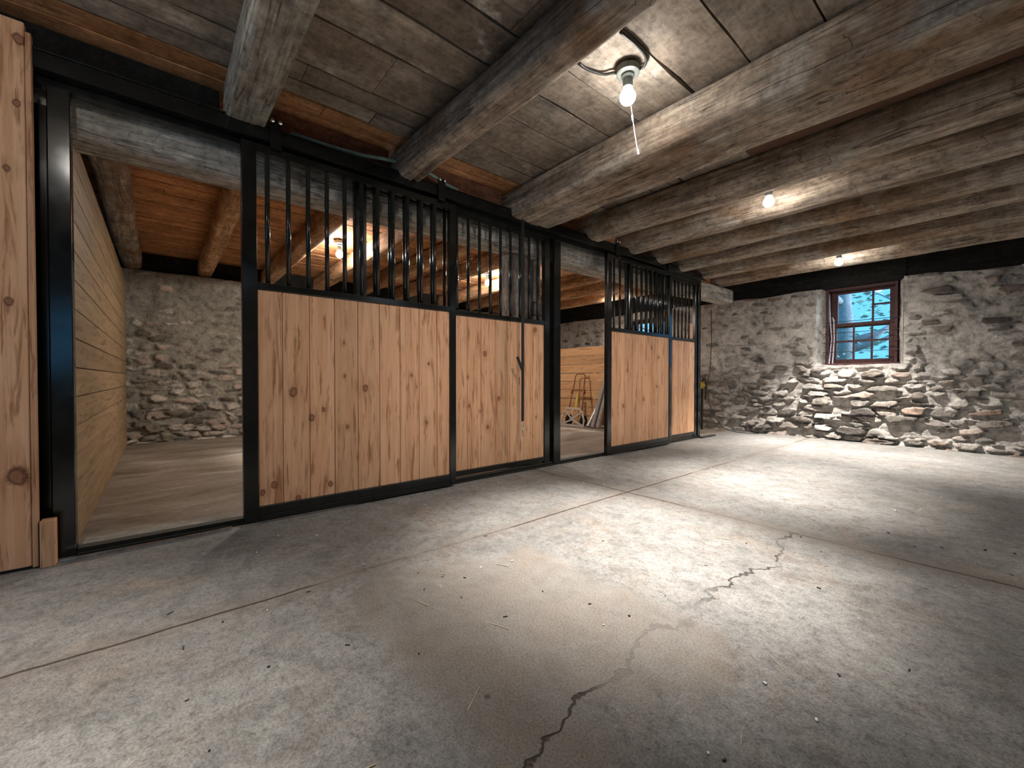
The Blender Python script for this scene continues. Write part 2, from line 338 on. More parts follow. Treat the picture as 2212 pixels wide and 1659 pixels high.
# ---------------------------------------------------------------- mesh helpers
class MB:
    def __init__(s): s.v = []; s.f = []; s.tone = []; s.mi = []; s.t = .5; s.cm = 0
    def add(s, vs, fs):
        o = len(s.v); s.v += [tuple(v) for v in vs]; s.f += [tuple(i+o for i in f) for f in fs]
        s.tone += [s.t]*len(vs); s.mi += [s.cm]*len(fs); return s
    def box(s, x0, x1, y0, y1, z0, z1, M=None):
        vs = [(x, y, z) for x in (x0, x1) for y in (y0, y1) for z in (z0, z1)]
        if M is not None: vs = [tuple(M @ Vector(v)) for v in vs]
        return s.add(vs, [(0, 1, 3, 2), (4, 6, 7, 5), (0, 4, 5, 1), (2, 3, 7, 6), (0, 2, 6, 4), (1, 5, 7, 3)])
    def tube(s, pts, r, n=8, cap=True, closed=False):
        pts = [Vector(p) for p in pts]; k = len(pts); rs = r if isinstance(r, (list, tuple)) else [r]*k
        o = len(s.v); vs = []; fs = []; prev = None
        for i, p in enumerate(pts):
            if closed: d = (pts[(i+1) % k]-pts[i-1])
            else: d = pts[min(i+1, k-1)]-pts[max(i-1, 0)]
            d.normalize()
            if prev is None:
                a = d.cross(Vector((0, 0, 1)));
                if a.length < .1: a = d.cross(Vector((1, 0, 0)))
            else: a = prev - d*prev.dot(d)
            a.normalize(); prev = a; b = d.cross(a)
            for j in range(n):
                an = 2*pi*j/n; vs.append(p + (a*cos(an)+b*sin(an))*rs[i])
        for i in range(k if closed else k-1):
            for j in range(n):
                i2 = (i+1) % k
                fs.append((i*n+j, i*n+(j+1) % n, i2*n+(j+1) % n, i2*n+j))
        if cap and not closed:
            fs.append(tuple(range(n-1, -1, -1))); fs.append(tuple((k-1)*n+j for j in range(n)))
        return s.add(vs, fs)
    def lathe(s, prof, loc, n=20, M=None):
        vs = []; fs = []
        for (r, z) in prof:
            for j in range(n):
                an = 2*pi*j/n; v = Vector((r*cos(an), r*sin(an), z))
                if M is not None: v = M @ v
                vs.append(v+Vector(loc))
        for i in range(len(prof)-1):
            for j in range(n): fs.append((i*n+j, i*n+(j+1) % n, (i+1)*n+(j+1) % n, (i+1)*n+j))
        fs.append(tuple(range(n-1, -1, -1))); fs.append(tuple((len(prof)-1)*n+j for j in range(n)))
        return s.add(vs, fs)
    def build(s, name, mat, parent=None, origin=None, bevel=0, smooth=False):
        return mesh_obj(name, np.array(s.v, float), s.f, mat, parent, origin, bevel, smooth, tone=s.tone, mi=s.mi)

def base_point(v):
    return ((v[:, 0].min()+v[:, 0].max())/2, (v[:, 1].min()+v[:, 1].max())/2, v[:, 2].min())
def mesh_obj(name, v, f, mat, parent=None, origin=None, bevel=0, smooth=False, tone=None, mi=None, col=None):
    if origin is None: origin = tuple(parent['_o']) if parent is not None and '_o' in parent else base_point(v)
    origin = np.array(origin, float)
    me = bpy.data.meshes.new(name); me.from_pydata((v-origin).tolist(), [], f if isinstance(f, list) else f.tolist())
    for mm in (mat if isinstance(mat, (list, tuple)) else [mat]): me.materials.append(mm)
    if mi is not None and any(mi): me.polygons.foreach_set('material_index', mi)
    if smooth: me.polygons.foreach_set('use_smooth', [True]*len(me.polygons))
    if tone is not None and any(t != .5 for t in tone):
        a = me.attributes.new('tone', 'FLOAT', 'POINT'); a.data.foreach_set('value', list(tone))
    if col is not None:
        a = me.attributes.new('col', 'FLOAT_COLOR', 'POINT')
        a.data.foreach_set('color', np.concatenate([col, np.ones((len(col), 1))], 1).astype(np.float32).ravel())
    me.update()
    o = bpy.data.objects.new(name, me); COL.objects.link(o)
    if parent is not None:
        po = np.array(parent['_o']) if '_o' in parent else np.zeros(3)
        o.parent = parent; o.location = tuple(origin-po); o['_o'] = tuple(origin)
    else: o.location = tuple(origin); o['_o'] = tuple(origin)
    if bevel:
        b = o.modifiers.new('bevel', 'BEVEL'); b.width = bevel; b.segments = 2; b.limit_method = 'ANGLE'
    return o
def thing(name, loc, label, cat, group=None):
    o = bpy.data.objects.new(name, None); o.empty_display_size = .1; o.location = loc; COL.objects.link(o)
    o['_o'] = tuple(float(c) for c in loc); return tag(o, label, cat, group)
def tag(o, label, cat, group=None):
    o['label'] = label; o['category'] = cat
    if group: o['group'] = group
    return o
def struct(o, label=None, cat=None):
    o['kind'] = 'structure'
    if label: o['label'] = label
    if cat: o['category'] = cat
    return o

# ---------------------------------------------------------------- logs and timbers
def log_mesh(axis, a0, a1, c1, cz, r1, rz, ex=2.4, seed=1, step=.035, seg=44, amp=.010, wob=.012, taper=0.0, shift=None, crack=.006):
    n = max(4, int((a1-a0)/step)); A = np.linspace(a0, a1, n+1); T = np.linspace(0, 2*pi, seg, endpoint=False)
    AA, TT = np.meshgrid(A, T, indexing='ij')
    exx = ex
    ct, st = np.cos(TT), np.sin(TT)
    k = (AA-a0)/(a1-a0)
    R1 = r1*(1-taper*k); RZ = rz*(1-taper*k)
    r = (np.abs(ct/R1)**exx+np.abs(st/RZ)**exx)**(-1/exx)
    r = r + amp*fbm(AA*1.6, ct*1.3+seed*3.1, st*1.3, seed, 4) + amp*.55*fbm(AA*.8, ct*6, st*6, seed+5, 3)
    cn = np.abs(vn(AA*.6, ct*3.2, st*3.2, seed+9))
    r = r - crack*(1-sst(0, .07, cn))
    w1 = wob*fbm(A*.7, seed*1.7, 0, seed+20, 2); w2 = wob*.5*fbm(A*.7, 5.5, seed*.7, seed+30, 2)
    c_ = c1 + (shift(A) if shift else 0*A) + w1
    B = c_[:, None]+r*ct; Z = cz+w2[:, None]+r*st
    if axis == 'x': V = np.stack([AA, B, Z], -1)
    elif axis == 'y': V = np.stack([B, AA, Z], -1)
    else: V = np.stack([B, Z, AA], -1)
    V = V.reshape(-1, 3); F = []
    for i in range(n):
        for j in range(seg):
            F.append((i*seg+j, i*seg+(j+1) % seg, (i+1)*seg+(j+1) % seg, (i+1)*seg+j))
    F.append(tuple(range(seg-1, -1, -1))); F.append(tuple(n*seg+j for j in range(seg)))
    return V, F
def log(name, label, cat, mat, group=None, **kw):
    V, F = log_mesh(**kw); o = mesh_obj(name, V, F, mat, smooth=True)
    return tag(o, label, cat, group)

AX0, AX1 = -.10, 4.55
aisle = [  # y, z centre, ry, rz, exponent, material, label
 (.39, 2.405, .10, .105, 9, JOIST_GREY, 'squared pale grey ceiling joist above the open near doorway, sawn end over the black header'),
 (1.395, 2.395, .095, .112, 3.6, JOIST, 'hewn grey-brown ceiling log left of the nearest hanging bulb, above the near sliding door'),
 (2.585, 2.375, .245, .122, 9, JOIST, 'widest hewn ceiling beam, brown underneath, right beside the nearest bulb and its pull chain'),
 (3.49, 2.405, .155, .13, 2.6, JOIST, 'round ceiling log with notched edge, just left of the middle aisle bulb'),
 (4.17, 2.395, .125, .12, 2.3, JOIST, 'round brown ceiling log immediately right of the middle aisle bulb'),
 (4.75, 2.395, .13, .12, 2.3, JOIST, 'round ceiling log second to the right of the middle aisle bulb'),
 (5.29, 2.39, .12, .12, 2.3, JOIST, 'round ceiling log third to the right of the middle aisle bulb'),
 (5.93, 2.385, .12, .12, 2.3, JOIST, 'round ceiling log just in front of the farthest aisle bulb'),
 (6.62, 2.375, .11, .115, 2.3, JOIST, 'last thin ceiling log before the window wall, behind the farthest aisle bulb')]
for i, (y, z, ry, rz, ex, mt, lab) in enumerate(aisle):
    log('ceiling_joist', lab, 'joist', mt, 'ceiling joists over the aisle', axis='x', a0=AX0 if i else .02, a1=AX1, c1=y, cz=z, r1=ry, rz=rz, ex=ex, seed=i*7+3,
        amp=.016 if i in (1, 2) else (.005 if i == 0 else .012), wob=.035 if i > 2 else .022, seg=96 if i == 2 else 56, step=.025, crack=.02 if i in (1, 2) else .008)
for i, y in enumerate((-1.1, -2.6, -4.1)):
    pass
stall_lab = {
 -.27: 'rough dark brown joist along the top of the near left stall partition',
 .49: 'tan joist inside the near stall seen through its open doorway',
 1.25: 'brown joist inside the near stall seen through bars, left of the near stall bulb',
 1.98: 'brown joist inside the near stall just right of the near stall bulb',
 2.66: 'tan joist above the grey post inside the stalls',
 3.34: 'tan joist inside the stalls left of the far stall bulb',
 4.30: 'orange-brown joist seen through the far open doorway, nearest of those beyond the far stall bulb',
 4.98: 'orange-brown joist seen through the far open doorway, second beyond the far stall bulb',
 5.66: 'orange-brown joist seen through the far open doorway, third beyond the far stall bulb',
 6.36: 'orange-brown joist closest to the end stone wall, over the stalls'}
for i, (y, lab) in enumerate(stall_lab.items()):
    log('stall_joist', lab, 'joist', JOIST_NEW if i else JOIST, 'ceiling joists over the stalls', axis='x', a0=-4.45, a1=-.12, c1=y, cz=2.385 if i else 2.37, r1=.085 if i else .10, rz=.105,
        ex=4.5, seed=i*5+60, amp=.006 if i else .016, wob=.015, step=.06, seg=32)

# main beam under the joists, ending as a round log in the window wall
shift = lambda A: np.where(A > 5.6, .12*sst(5.6, 6.3, A), 0)
log('main_beam', 'long grey main beam behind the black stall fronts, ending as a round log in the stone wall', 'beam', BEAM,
    axis='y', a0=-1.2, a1=7.02, c1=-.215, cz=2.16, r1=.125, rz=.115, ex=5.0, seed=91, amp=.008, wob=.012, seg=48, shift=shift)

# support post and built-up studs under the beam between the two stalls
V, F = log_mesh('z', 0.0, 2.03, -.235, 2.655, .085, .125, ex=8, seed=33, amp=.004, wob=.004, step=.08, seg=32, crack=.004)
tag(mesh_obj('support_post', V, F, POSTW, smooth=True), 'square grey wooden post under the main beam between the two stalls, seen through the bars', 'post')
t = thing('stall_divider', (-2.2, 2.95, 0), 'wooden divider between the two stalls with pinkish blocks stacked at its front end', 'partition')
mb = MB()
for k in range(10):
    mb.t = random.random(); mb.box(-4.3, -.36, 2.93, 2.97, .005+k*.135, .13+k*.135)
mb.build('board_wall', PLY, t, bevel=.003)
for k, (y0, y1) in enumerate(((2.83, 2.87), (2.885, 2.925), (2.94, 2.98))):
    mb = MB(); mb.t = .3+.2*k; mb.box(-.32, -.20, y0, y1, 1.62 if k > 0 else .0, 2.03); mb.build('stud', POSTW, t, bevel=.004)
for k in range(2):
    mb = MB(); mb.t = .6; mb.box(-.34, -.18, 2.875, 3.0, 1.36+.13*k+.0, 1.48+.13*k); mb.build('block', POSTW, t, bevel=.006)
mb = MB(); mb.box(-.34, -.18, 2.875, 3.0, 0, 1.355); mb.build('end_post', POSTW, t, bevel=.004)

# ---------------------------------------------------------------- ceiling
def deck(name, x0, x1, edges, y0, y1, z, mat, gap, seedk):
    mb = MB(); rng = random.Random(seedk)
    for a, b in zip(edges[:-1], edges[1:]):
        yy = y0
        while yy < y1-.01:
            L = rng.uniform(2.6, 4.4); ye = min(y1, yy+L); mb.t = rng.random()
            g = gap*rng.uniform(.4, 1.3); dz = rng.uniform(0, .008)
            nseg = max(2, int((ye-yy)/.12)); vs = []; fs = []; ph = rng.random()*50
            for i in range(nseg+1):
                y = yy+(ye-yy)*i/nseg - (.004 if i == nseg else 0)
                wa = .004*math.sin(y*5+ph)+.003*math.sin(y*13+ph*2); wb = .004*math.sin(y*4.3+ph*3)+.003*math.sin(y*11+ph)
                vs += [(a+g/2+wa, y, z+dz), (b-g/2+wb, y, z+dz), (b-g/2+wb, y, z+dz+.03), (a+g/2+wa, y, z+dz+.03)]
            for i in range(nseg):
                for j in range(4): fs.append((i*4+j, i*4+(j+1) % 4, i*4+4+(j+1) % 4, i*4+4+j))
            fs += [(3, 2, 1, 0), tuple(nseg*4+j for j in range(4))]
            mb.add(vs, fs); yy = ye
    mb.cm = 1; mb.t = .5; mb.box(x0, x1, y0, y1, z+.05, z+.09)
    return struct(mb.build(name, [mat, VOID], origin=((x0+x1)/2, (y0+y1)/2, z)))
ed = [.20, .34, .50, .84, 1.11, 1.35, 1.70, 2.01, 2.33, 2.62, 2.98, 3.30, 3.64, 3.95, 4.30, 4.62]
deck('ceiling', .20, 4.62, ed, -5.3, 7.6, 2.50, DECK, .012, 4)
ed2 = [-4.62+.1377*k for k in range(36)]; ed2[-1] = .19
deck('ceiling', -4.62, .19, ed2, -5.3, 7.6, 2.50, DECK_WARM, .006, 9)
mb = MB(); mb.box(1.66, 4.4, 2.86, 3.33, 2.475, 2.492)
tag(mb.build('plywood_patch', PLYD, bevel=.002), 'dark brown plywood sheet fixed to the ceiling between the widest beam and the notched log', 'plywood')
mb = MB(); mb.box(1.575, 1.61, 2.86, 3.16, 2.455, 2.478); mb.box(1.61, 1.63, 2.86, 3.16, 2.478, 2.49)
tag(mb.build('ceiling_bracket', GALV, bevel=.001), 'narrow dark metal strip on the ceiling at the edge of the plywood sheet', 'bracket')
# timbers in near-black shade colour, standing in for the dark gap above the stone walls
mb = MB(); mb.box(-4.6, 1.12, 7.32, 7.6, 2.06, 2.50); mb.box(2.03, 4.6, 7.32, 7.6, 2.06, 2.50); mb.box(1.12, 2.03, 7.30, 7.6, 2.125, 2.50); struct(mb.build('trim_1', SHADEW))
mb = MB(); mb.box(-4.85, -4.46, -5.2, 7.3, 2.2, 2.50); struct(mb.build('trim_2', SHADEW))

# ---------------------------------------------------------------- floor
def plane_grid(x0, x1, y0, y1, z, mat, name):
    return struct(mesh_obj(name, np.array([(x0, y0, z), (x1, y0, z), (x1, y1, z), (x0, y1, z), (x0, y0, z-.15), (x1, y0, z-.15), (x1, y1, z-.15), (x0, y1, z-.15)], float),
        [(0, 1, 2, 3), (7, 6, 5, 4), (0, 4, 5, 1), (1, 5, 6, 2), (2, 6, 7, 3), (3, 7, 4, 0)], mat))
plane_grid(-.055, 4.7, -5.3, 7.6, 0, FLOOR, 'floor')
plane_grid(-4.9, -.055, -5.3, 7.6, 0, STALLF, 'floor')

# ---------------------------------------------------------------- stone walls
def stone_wall(name, axis, p0, a0, a1, ztop, seed, cw, ch, step, pal, mortar, relief, holes=(), sgn=-1, cover=.5, bulge=.08, top_amp=.05, thick=.45, bright=None):
    """wall face at coordinate p0 (y for axis 'x', x for axis 'y'), stones displaced toward sgn"""
    na = int((a1-a0)/step); nz = int(ztop/step)
    A = np.linspace(a0, a1, na+1); Vv = np.linspace(0, 1, nz+1)
    zt = ztop + top_amp*fbm(A*1.1, 0, seed, seed, 3)
    AA, VV = np.meshgrid(A, Vv, indexing='ij'); ZZ = VV*zt[:, None]
    wx = AA+.10*fbm(AA*2.0, ZZ*2.6, 0, seed+1, 3); wz = ZZ+.05*fbm(AA*1.7, ZZ*3.0, 3, seed+2, 3)
    gx, gz = wx/cw, wz/ch
    gx = gx + .5*(np.floor(gz).astype(int) % 2)
    ix, iz = np.floor(gx).astype(np.int64), np.floor(gz).astype(np.int64)
    d1 = np.full(AA.shape, 9.); d2 = np.full(AA.shape, 9.); idx = np.zeros(AA.shape); idz = np.zeros(AA.shape)
    for i in range(-2, 3):
        for j in range(-2, 3):
            cx, cz = ix+i, iz+j
            px = cx+.5+.85*(_h(cx, cz, 1, seed)-.5); pz = cz+.5+.8*(_h(cx, cz, 2, seed)-.5)
            sx = .75+.5*_h(cx, cz, 3, seed)
            d = (np.abs((gx-px)*sx)**2.4+np.abs(gz-pz)**2.4)**(1/2.4)
            nn = d < d1
            d2 = np.where(nn, d1, np.minimum(d2, d)); idx = np.where(nn, cx, idx); idz = np.where(nn, cz, idz); d1 = np.where(nn, d, d1)
    idx = idx.astype(np.int64); idz = idz.astype(np.int64)
    edge = d2-d1
    rh = _h(idx, idz, 7, seed); rc = _h(idx, idz, 8, seed); rt = _h(idx, idz, 9, seed)
    cov = cover + .38*fbm(AA*.75, ZZ*1.1, 1, seed+4, 3) + .30*sst(.7, 1.7, ZZ) - .25*sst(.8, .2, ZZ)
    size = .10 + .45*np.clip(cov, 0, 1)*(.4+.9*rh)
    rag = .12*fbm(AA*14, ZZ*22, 0, seed+6, 3)
    mask = sst(size-.02, size+.08, edge+rag)
    mask = mask*(rh > .12+.35*np.clip(cov-.3, 0, 1))
    tilt = (wx/cw-idx)*(_h(idx, idz, 11, seed)-.5)*.6+(gz-idz-.5)*(_h(idx, idz, 12, seed)-.9)*1.0
    rough = fbm(AA*9, ZZ*16, 0, seed+8, 4)
    rz_ = relief*(1-.75*np.clip(cov, 0, 1))
    H = mask*rz_*(.35+1.0*rt+.7*tilt) + rz_*.30*rough + .018*fbm(AA*1.3, ZZ*1.6, 0, seed+9, 3)
    H = H - (1-mask)*rz_*.35*(1-np.clip(cov, 0, 1))
    ledge = sst(.25, .0, np.abs(fbm(AA*2.2, ZZ*7.0, 4, seed+12, 3)))
    H = H - .25*rz_*ledge
    H = H + bulge*sst(.55, 0, ZZ)*(.6+.8*fbm(AA*2.2, ZZ*3, 2, seed+10, 3))
    pal = np.array(pal); ci = (rc*len(pal)).astype(int) % len(pal)
    sc = pal[ci]*(.8+.4*rh[..., None])
    mo = np.array(mortar)*(1+.16*fbm(AA*2.5, ZZ*2.5, 5, seed+11, 3))[..., None]
    sm = (mask*(.55+.45*np.clip(rt*1.4, 0, 1)))[..., None]
    C = mo*(1-sm)+sc*sm
    near = np.zeros(AA.shape)
    keep = np.ones((na, nz), bool)
    for (h0, h1, z0, z1, *_r) in holes:
        dx = np.maximum(np.maximum(h0-AA, AA-h1), 0); dz = np.maximum(np.maximum(z0-ZZ, ZZ-z1), 0)
        near = np.maximum(near, 1-sst(0, .09, np.sqrt(dx**2+dz**2)))
        am = (AA[:-1, :-1]+AA[1:, 1:])/2; zm = (ZZ[:-1, :-1]+ZZ[1:, 1:])/2
        keep &= ~((am > h0) & (am < h1) & (zm > z0) & (zm < z1))
    H = H*(1-near); C = C*(1-near[..., None]*.6)+np.array(mortar)*1.25*(near[..., None]*.6)
    P = p0+sgn*H
    V = np.stack([AA, P, ZZ] if axis == 'x' else [P, AA, ZZ], -1).reshape(-1, 3)
    I = np.arange((na+1)*(nz+1)).reshape(na+1, nz+1)
    q = np.stack([I[:-1, :-1], I[1:, :-1], I[1:, 1:], I[:-1, 1:]], -1)[keep]
    if (axis == 'x') == (sgn < 0): pass
    else: q = q[:, ::-1]
    V = [V]; Fq = [q.tolist()]; C = [C.reshape(-1, 3)]; off = len(V[0])
    # top cap
    back = p0-sgn*thick
    B = np.stack([A, np.full_like(A, back), zt] if axis == 'x' else [np.full_like(A, back), A, zt], -1)
    V.append(B); C.append(np.tile(mortar, (len(A), 1)))
    Fq.append([(int(I[i, -1]), int(I[i+1, -1]), off+i+1, off+i) for i in range(na) if keep[i, -1]]); off += len(A)
    # reveals
    for (h0, h1, z0, z1, b0, b1, bz0, bz1, bp) in holes:
        per = []
        def seg(p, q_, n): return [tuple(p[k]+(q_[k]-p[k])*i/n for k in range(4)) for i in range(n)]
        zt1 = min(z1, ztop-.01); bt1 = min(bz1, ztop-.01)
        c = [(h0, zt1, b0, bt1), (h0, z0, b0, bz0), (h1, z0, b1, bz0), (h1, zt1, b1, bt1)]
        for k in range(3): per += seg(c[k], c[k+1], 40)
        per += [c[3]]
        if z1 < ztop: per += seg(c[3], c[0], 40)[1:]+[c[0]]
        M = 14; g = []
        for (fa, fz, ba, bz) in per:
            for j in range(M+1):
                k = j/M; a = fa+(ba-fa)*k; z = fz+(bz-fz)*k; pp = p0+(bp-p0)*k
                e = .022*float(fbm(a*7, z*7, pp*7, seed+15, 3))*math.sin(pi*k)
                g.append((a+e, pp, z+e) if axis == 'x' else (pp, a+e, z+e))
        g = np.array(g); V.append(g); n_ = len(per)
        C.append(np.tile(np.array(mortar)*1.35, (len(g), 1)))
        Fq.append([(off+i*(M+1)+j, off+(i+1)*(M+1)+j, off+(i+1)*(M+1)+j+1, off+i*(M+1)+j+1) for i in range(n_-1) for j in range(M)])
        off += len(g)
    V = np.concatenate(V); C = np.clip(np.concatenate(C), .004, .9); F = [tuple(f) for ff in Fq for f in ff]
    return struct(mesh_obj(name, V, F, STONE, smooth=True, col=C))
PAL_FAR = [(.20, .185, .16), (.36, .34, .31), (.13, .12, .105), (.26, .19, .15), (.085, .075, .068), (.40, .38, .35), (.17, .145, .125), (.46, .44, .41), (.24, .20, .17), (.33, .30, .27)]
MORT_FAR = (.43, .41, .38)
W1 = (1.10, 2.02, 1.03, 2.6, 1.195, 1.945, 1.05, 2.6, 7.45)
W2 = (-2.68, -1.12, 1.05, 2.02, -2.15, -1.18, 1.09, 2.02, 7.50)
stone_wall('wall_far', 'x', 7.2, -4.5, 4.66, 2.13, 5, .25, .098, .0105, PAL_FAR, MORT_FAR, .075, holes=(W1, W2), cover=.42, bulge=.07)
PAL_B = [(.34, .31, .26), (.50, .46, .40), (.22, .20, .165), (.50, .40, .34), (.15, .135, .115), (.56, .53, .47), (.44, .36, .31), (.60, .56, .50)]
stone_wall('wall_back', 'y', -4.40, -5.2, 7.3, 2.26, 12, .22, .10, .015, PAL_B, (.33, .315, .27), .04, sgn=1, cover=.40, bulge=.05, top_amp=.02)
# unseen shell behind and beside the camera: a stone side wall and a rear wall with a doorway added for the fill light
stone_wall('wall_right', 'y', 4.62, -5.2, 7.3, 2.3, 22, .3, .13, .06, PAL_FAR, MORT_FAR, .04, sgn=-1, cover=.6, holes=((-1.35, -.55, .92, 1.78, -1.3, -.6, .92, 1.78, 4.9),))
root = bpy.data.objects.new('window_3', None); root.location = (4.9, -.95, .92); COL.objects.link(root); root['_o'] = (4.9, -.95, .92); struct(root, 'window in the side wall behind the photographer', 'window')
mb = MB(); mb.box(4.88, 4.93, -1.32, -1.25, .92, 1.78); mb.box(4.88, 4.93, -.65, -.58, .92, 1.78); mb.box(4.88, 4.93, -1.25, -.65, .92, .97); mb.box(4.88, 4.93, -1.25, -.65, 1.73, 1.78); mb.box(4.89, 4.92, -1.25, -.65, 1.34, 1.36)
mb.build('sash', REDW, root)
mb = MB(); mb.box(4.90, 4.905, -1.25, -.65, .97, 1.73); mb.build('pane', GLASS, root)
mb = MB(); mb.box(4.5, 4.62, -5.3, 7.5, 2.3, 2.5); struct(mb.build('trim_3', SHADEW))
mb = MB(); mb.box(-5.1, 2.1, -5.3, -5.0, 0, 2.5); mb.box(4.5, 4.7, -5.3, -5.0, 0, 2.5); mb.box(2.1, 4.5, -5.3, -5.0, 2.4, 2.5)
struct(mb.build('wall_rear', CONC))
# outer skin so that daylight only enters by the openings
mb = MB(); mb.box(-5.3, -5.1, -5.4, 7.7, 0, 2.7); mb.box(-5.0, 1.08, 7.62, 7.7, 0, 1.0); mb.box(-5, -2.2, 7.5, 7.7, 1.0, 2.6); mb.box(-1.14, 1.16, 7.5, 7.7, 0, 2.6); mb.box(1.98, 4.7, 7.5, 7.7, 0, 2.6); mb.box(1.1, 2.05, 7.5, 7.7, 0, 1.03); mb.box(1.1, 2.05, 7.6, 7.7, 2.12, 2.6); mb.box(-2.2, -1.0, 7.55, 7.7, 2.05, 2.6)
struct(mb.build('wall_outer', CONC))

# ---------------------------------------------------------------- windows
def window(name, x0, x1, z0, z1, y, mid, vt, vb, ht_right, hb, rods, label, seed=0):
    root = bpy.data.objects.new(name, None); root.location = ((x0+x1)/2, y, z0); COL.objects.link(root); root['_o'] = ((x0+x1)/2, y, z0)
    struct(root, label, 'window')
    fw = .085
    mb = MB(); mb.box(x0, x0+.028, y-.13, y+.06, z0, z1); mb.box(x1-.028, x1, y-.13, y+.06, z0, z1); mb.box(x0+.028, x1-.028, y-.13, y+.06, z1-.03, z1)
    mb.build('window_frame', REDW, root, bevel=.003)
    mb = MB(); mb.box(x0-.02, x1+.03, y-.17, y+.06, z0-.03, z0); mb.build('window_sill', REDW, root, bevel=.003)
    gx0, gx1 = x0+.105, x1-.095; gz0, gz1 = z0+.06, z1-.055
    # sashes
    def sash(zl, zh, yy, vs, hs, bot, top):
        mb = MB(); mb.box(x0+.03, gx0, yy-.02, yy+.02, zl, zh); mb.box(gx1, x1-.03, yy-.02, yy+.02, zl, zh)
        mb.box(gx0, gx1, yy-.02, yy+.02, zl, zl+bot); mb.box(gx0, gx1, yy-.02, yy+.02, zh-top, zh)
        s = mb.build('sash', REDW, root, bevel=.003)
        for v in vs:
            m_ = MB(); m_.box(v-.011, v+.011, yy-.014, yy+.014, zl+bot, zh-top); m_.build('muntin', REDW, s, bevel=.002)
        for (ha, hb_, hz) in hs:
            m_ = MB(); m_.box(ha, hb_, yy-.012, yy+.012, hz-.011, hz+.011); m_.build('muntin', REDW, s, bevel=.002)
        g = MB(); g.box(gx0, gx1, yy-.002, yy+.002, zl+bot, zh-top); g.build('pane', GLASS, s)
    sash(mid-.03, z1-.03, y+.02, vt, ht_right, .05, .04)
    sash(z0, mid+.03, y-.03, vb, [(gx0, gx1, h) for h in hb], .06, .05)
    for rz_ in rods:
        m_ = MB(); m_.tube([(x0-.03, y-.15, rz_-.004), (x1+.03, y-.15, rz_+.004)], .004, 8); m_.build('security_rod', ROD, root)
    for k, (xa, xb) in enumerate(((x0+.035, x0+.06), (x0+.075, x0+.09))):
        m_ = MB(); m_.tube([(xa, y-.12, z0+.003), (xb, y-.11, z0+.35), (xa+.004, y-.10, z0+.62), (xa-.01, y-.10, z1-.06 if k == 0 else z0+.66)], [.009, .006, .008, .005], 6); m_.build('loose_beading', WHITEP, root)
    return root
window('window_1', 1.19, 1.95, 1.06, 2.12, 7.46, 1.60, [1.68], [1.485, 1.68], [(1.68, 1.855, 1.865)], [1.375], [1.645, 1.49, 1.355, 1.225],
       'small barred sash window with dark red-brown frame in the bright far stone wall')
window('window_2', -2.13, -1.16, 1.09, 2.03, 7.52, 1.58, [-1.76, -1.40], [-1.76, -1.40], [], [1.35], [1.45],
       'blue window in the end stone wall behind the far stall, glimpsed between black bars')

# ---------------------------------------------------------------- stall fronts
def bars(root, ys, x, z0, z1, r=.0135):
    for y in ys:
        m_ = MB(); m_.tube([(x, y, z0), (x, y, z1)], r, 14); m_.build('bar', STEEL, root, smooth=False).data.polygons.foreach_set('use_smooth', [True]*14+[False]*2)
def board_panel(root, name, x0, x1, y0, y1, z0, z1, edges, seedk, mat=PINE):
    rng = random.Random(seedk); mb = MB(); es = [y0]+[e for e in edges if y0 < e < y1]+[y1]
    for a, b in zip(es[:-1], es[1:]):
        mb.t = rng.uniform(.05, .98); mb.box(x0, x1+rng.uniform(-.001, .001), a+.0012, b-.0012, z0, z1)
    return mb.build(name, mat, root, bevel=.0045)
def frame(root, x0, x1, y0, y1, z0, z1, sl, sr, rails):
    mb = MB(); mb.box(x0, x1, y0, y0+sl, z0, z1); mb.box(x0, x1, y1-sr, y1, z0, z1)
    for a, b in rails: mb.box(x0+.001, x1-.001, y0+sl, y1-sr, a, b)
    return mb.build('frame', STEEL, root, bevel=.003)
def hanger(root, y, x):
    mb = MB(); mb.box(x-.004, x+.004, y-.03, y+.03, 2.19, 2.365); mb.box(x-.02, x+.02, y-.03, y+.03, 2.19, 2.198)
    h = mb.build('door_hanger', STEEL, root, bevel=.002)
    M = Matrix.Rotation(pi/2, 4, 'Y')
    for dy in (-.02, .02):
        m_ = MB(); m_.lathe([(.009, 0), (.012, .004), (.012, .014), (.006, .02)], (x+.004, y+dy, 2.352), 12, M); m_.build('bolt', CHROME, h)
XD = .082
d1 = thing('sliding_stall_door', (XD, 1.065, .02), 'near sliding stall door with knotty pine boards below black bars, left of the hanging strap', 'door')
frame(d1, XD-.022, XD+.022, .355, 1.775, .02, 2.20, .075, .055, [(.05, .10), (1.365, 1.405), (2.155, 2.20)])
board_panel(d1, 'board_panel', XD-.012, XD+.012, .43, 1.72, .10, 1.365, [.56+.15*k for k in range(8)], 3)
bars(d1, [.487+.111*k for k in range(11)], XD, 1.405, 2.155)
mb = MB(); mb.box(XD-.018, XD+.018, .43, 1.72, .012, .048); mb.build('floor_guide_channel', STEEL, d1, bevel=.003)
hanger(d1, .53, XD+.024); hanger(d1, 1.645, XD+.024)
d2 = thing('sliding_stall_door', (XD, 4.36, .02), 'far sliding stall door with pine boards and dense bars, right of the open doorway', 'door')
frame(d2, XD-.022, XD+.022, 3.69, 5.03, .03, 2.20, .075, .06, [(.05, .10), (1.365, 1.405), (2.155, 2.20)])
board_panel(d2, 'board_panel', XD-.012, XD+.012, 3.765, 4.97, .10, 1.365, [3.88+.14*k for k in range(9)], 13)
bars(d2, [3.83+.1075*k for k in range(11)], XD, 1.405, 2.155)
mb = MB(); mb.box(XD-.018, XD+.018, 3.765, 4.97, .012, .048); mb.build('floor_guide_channel', STEEL, d2, bevel=.003)
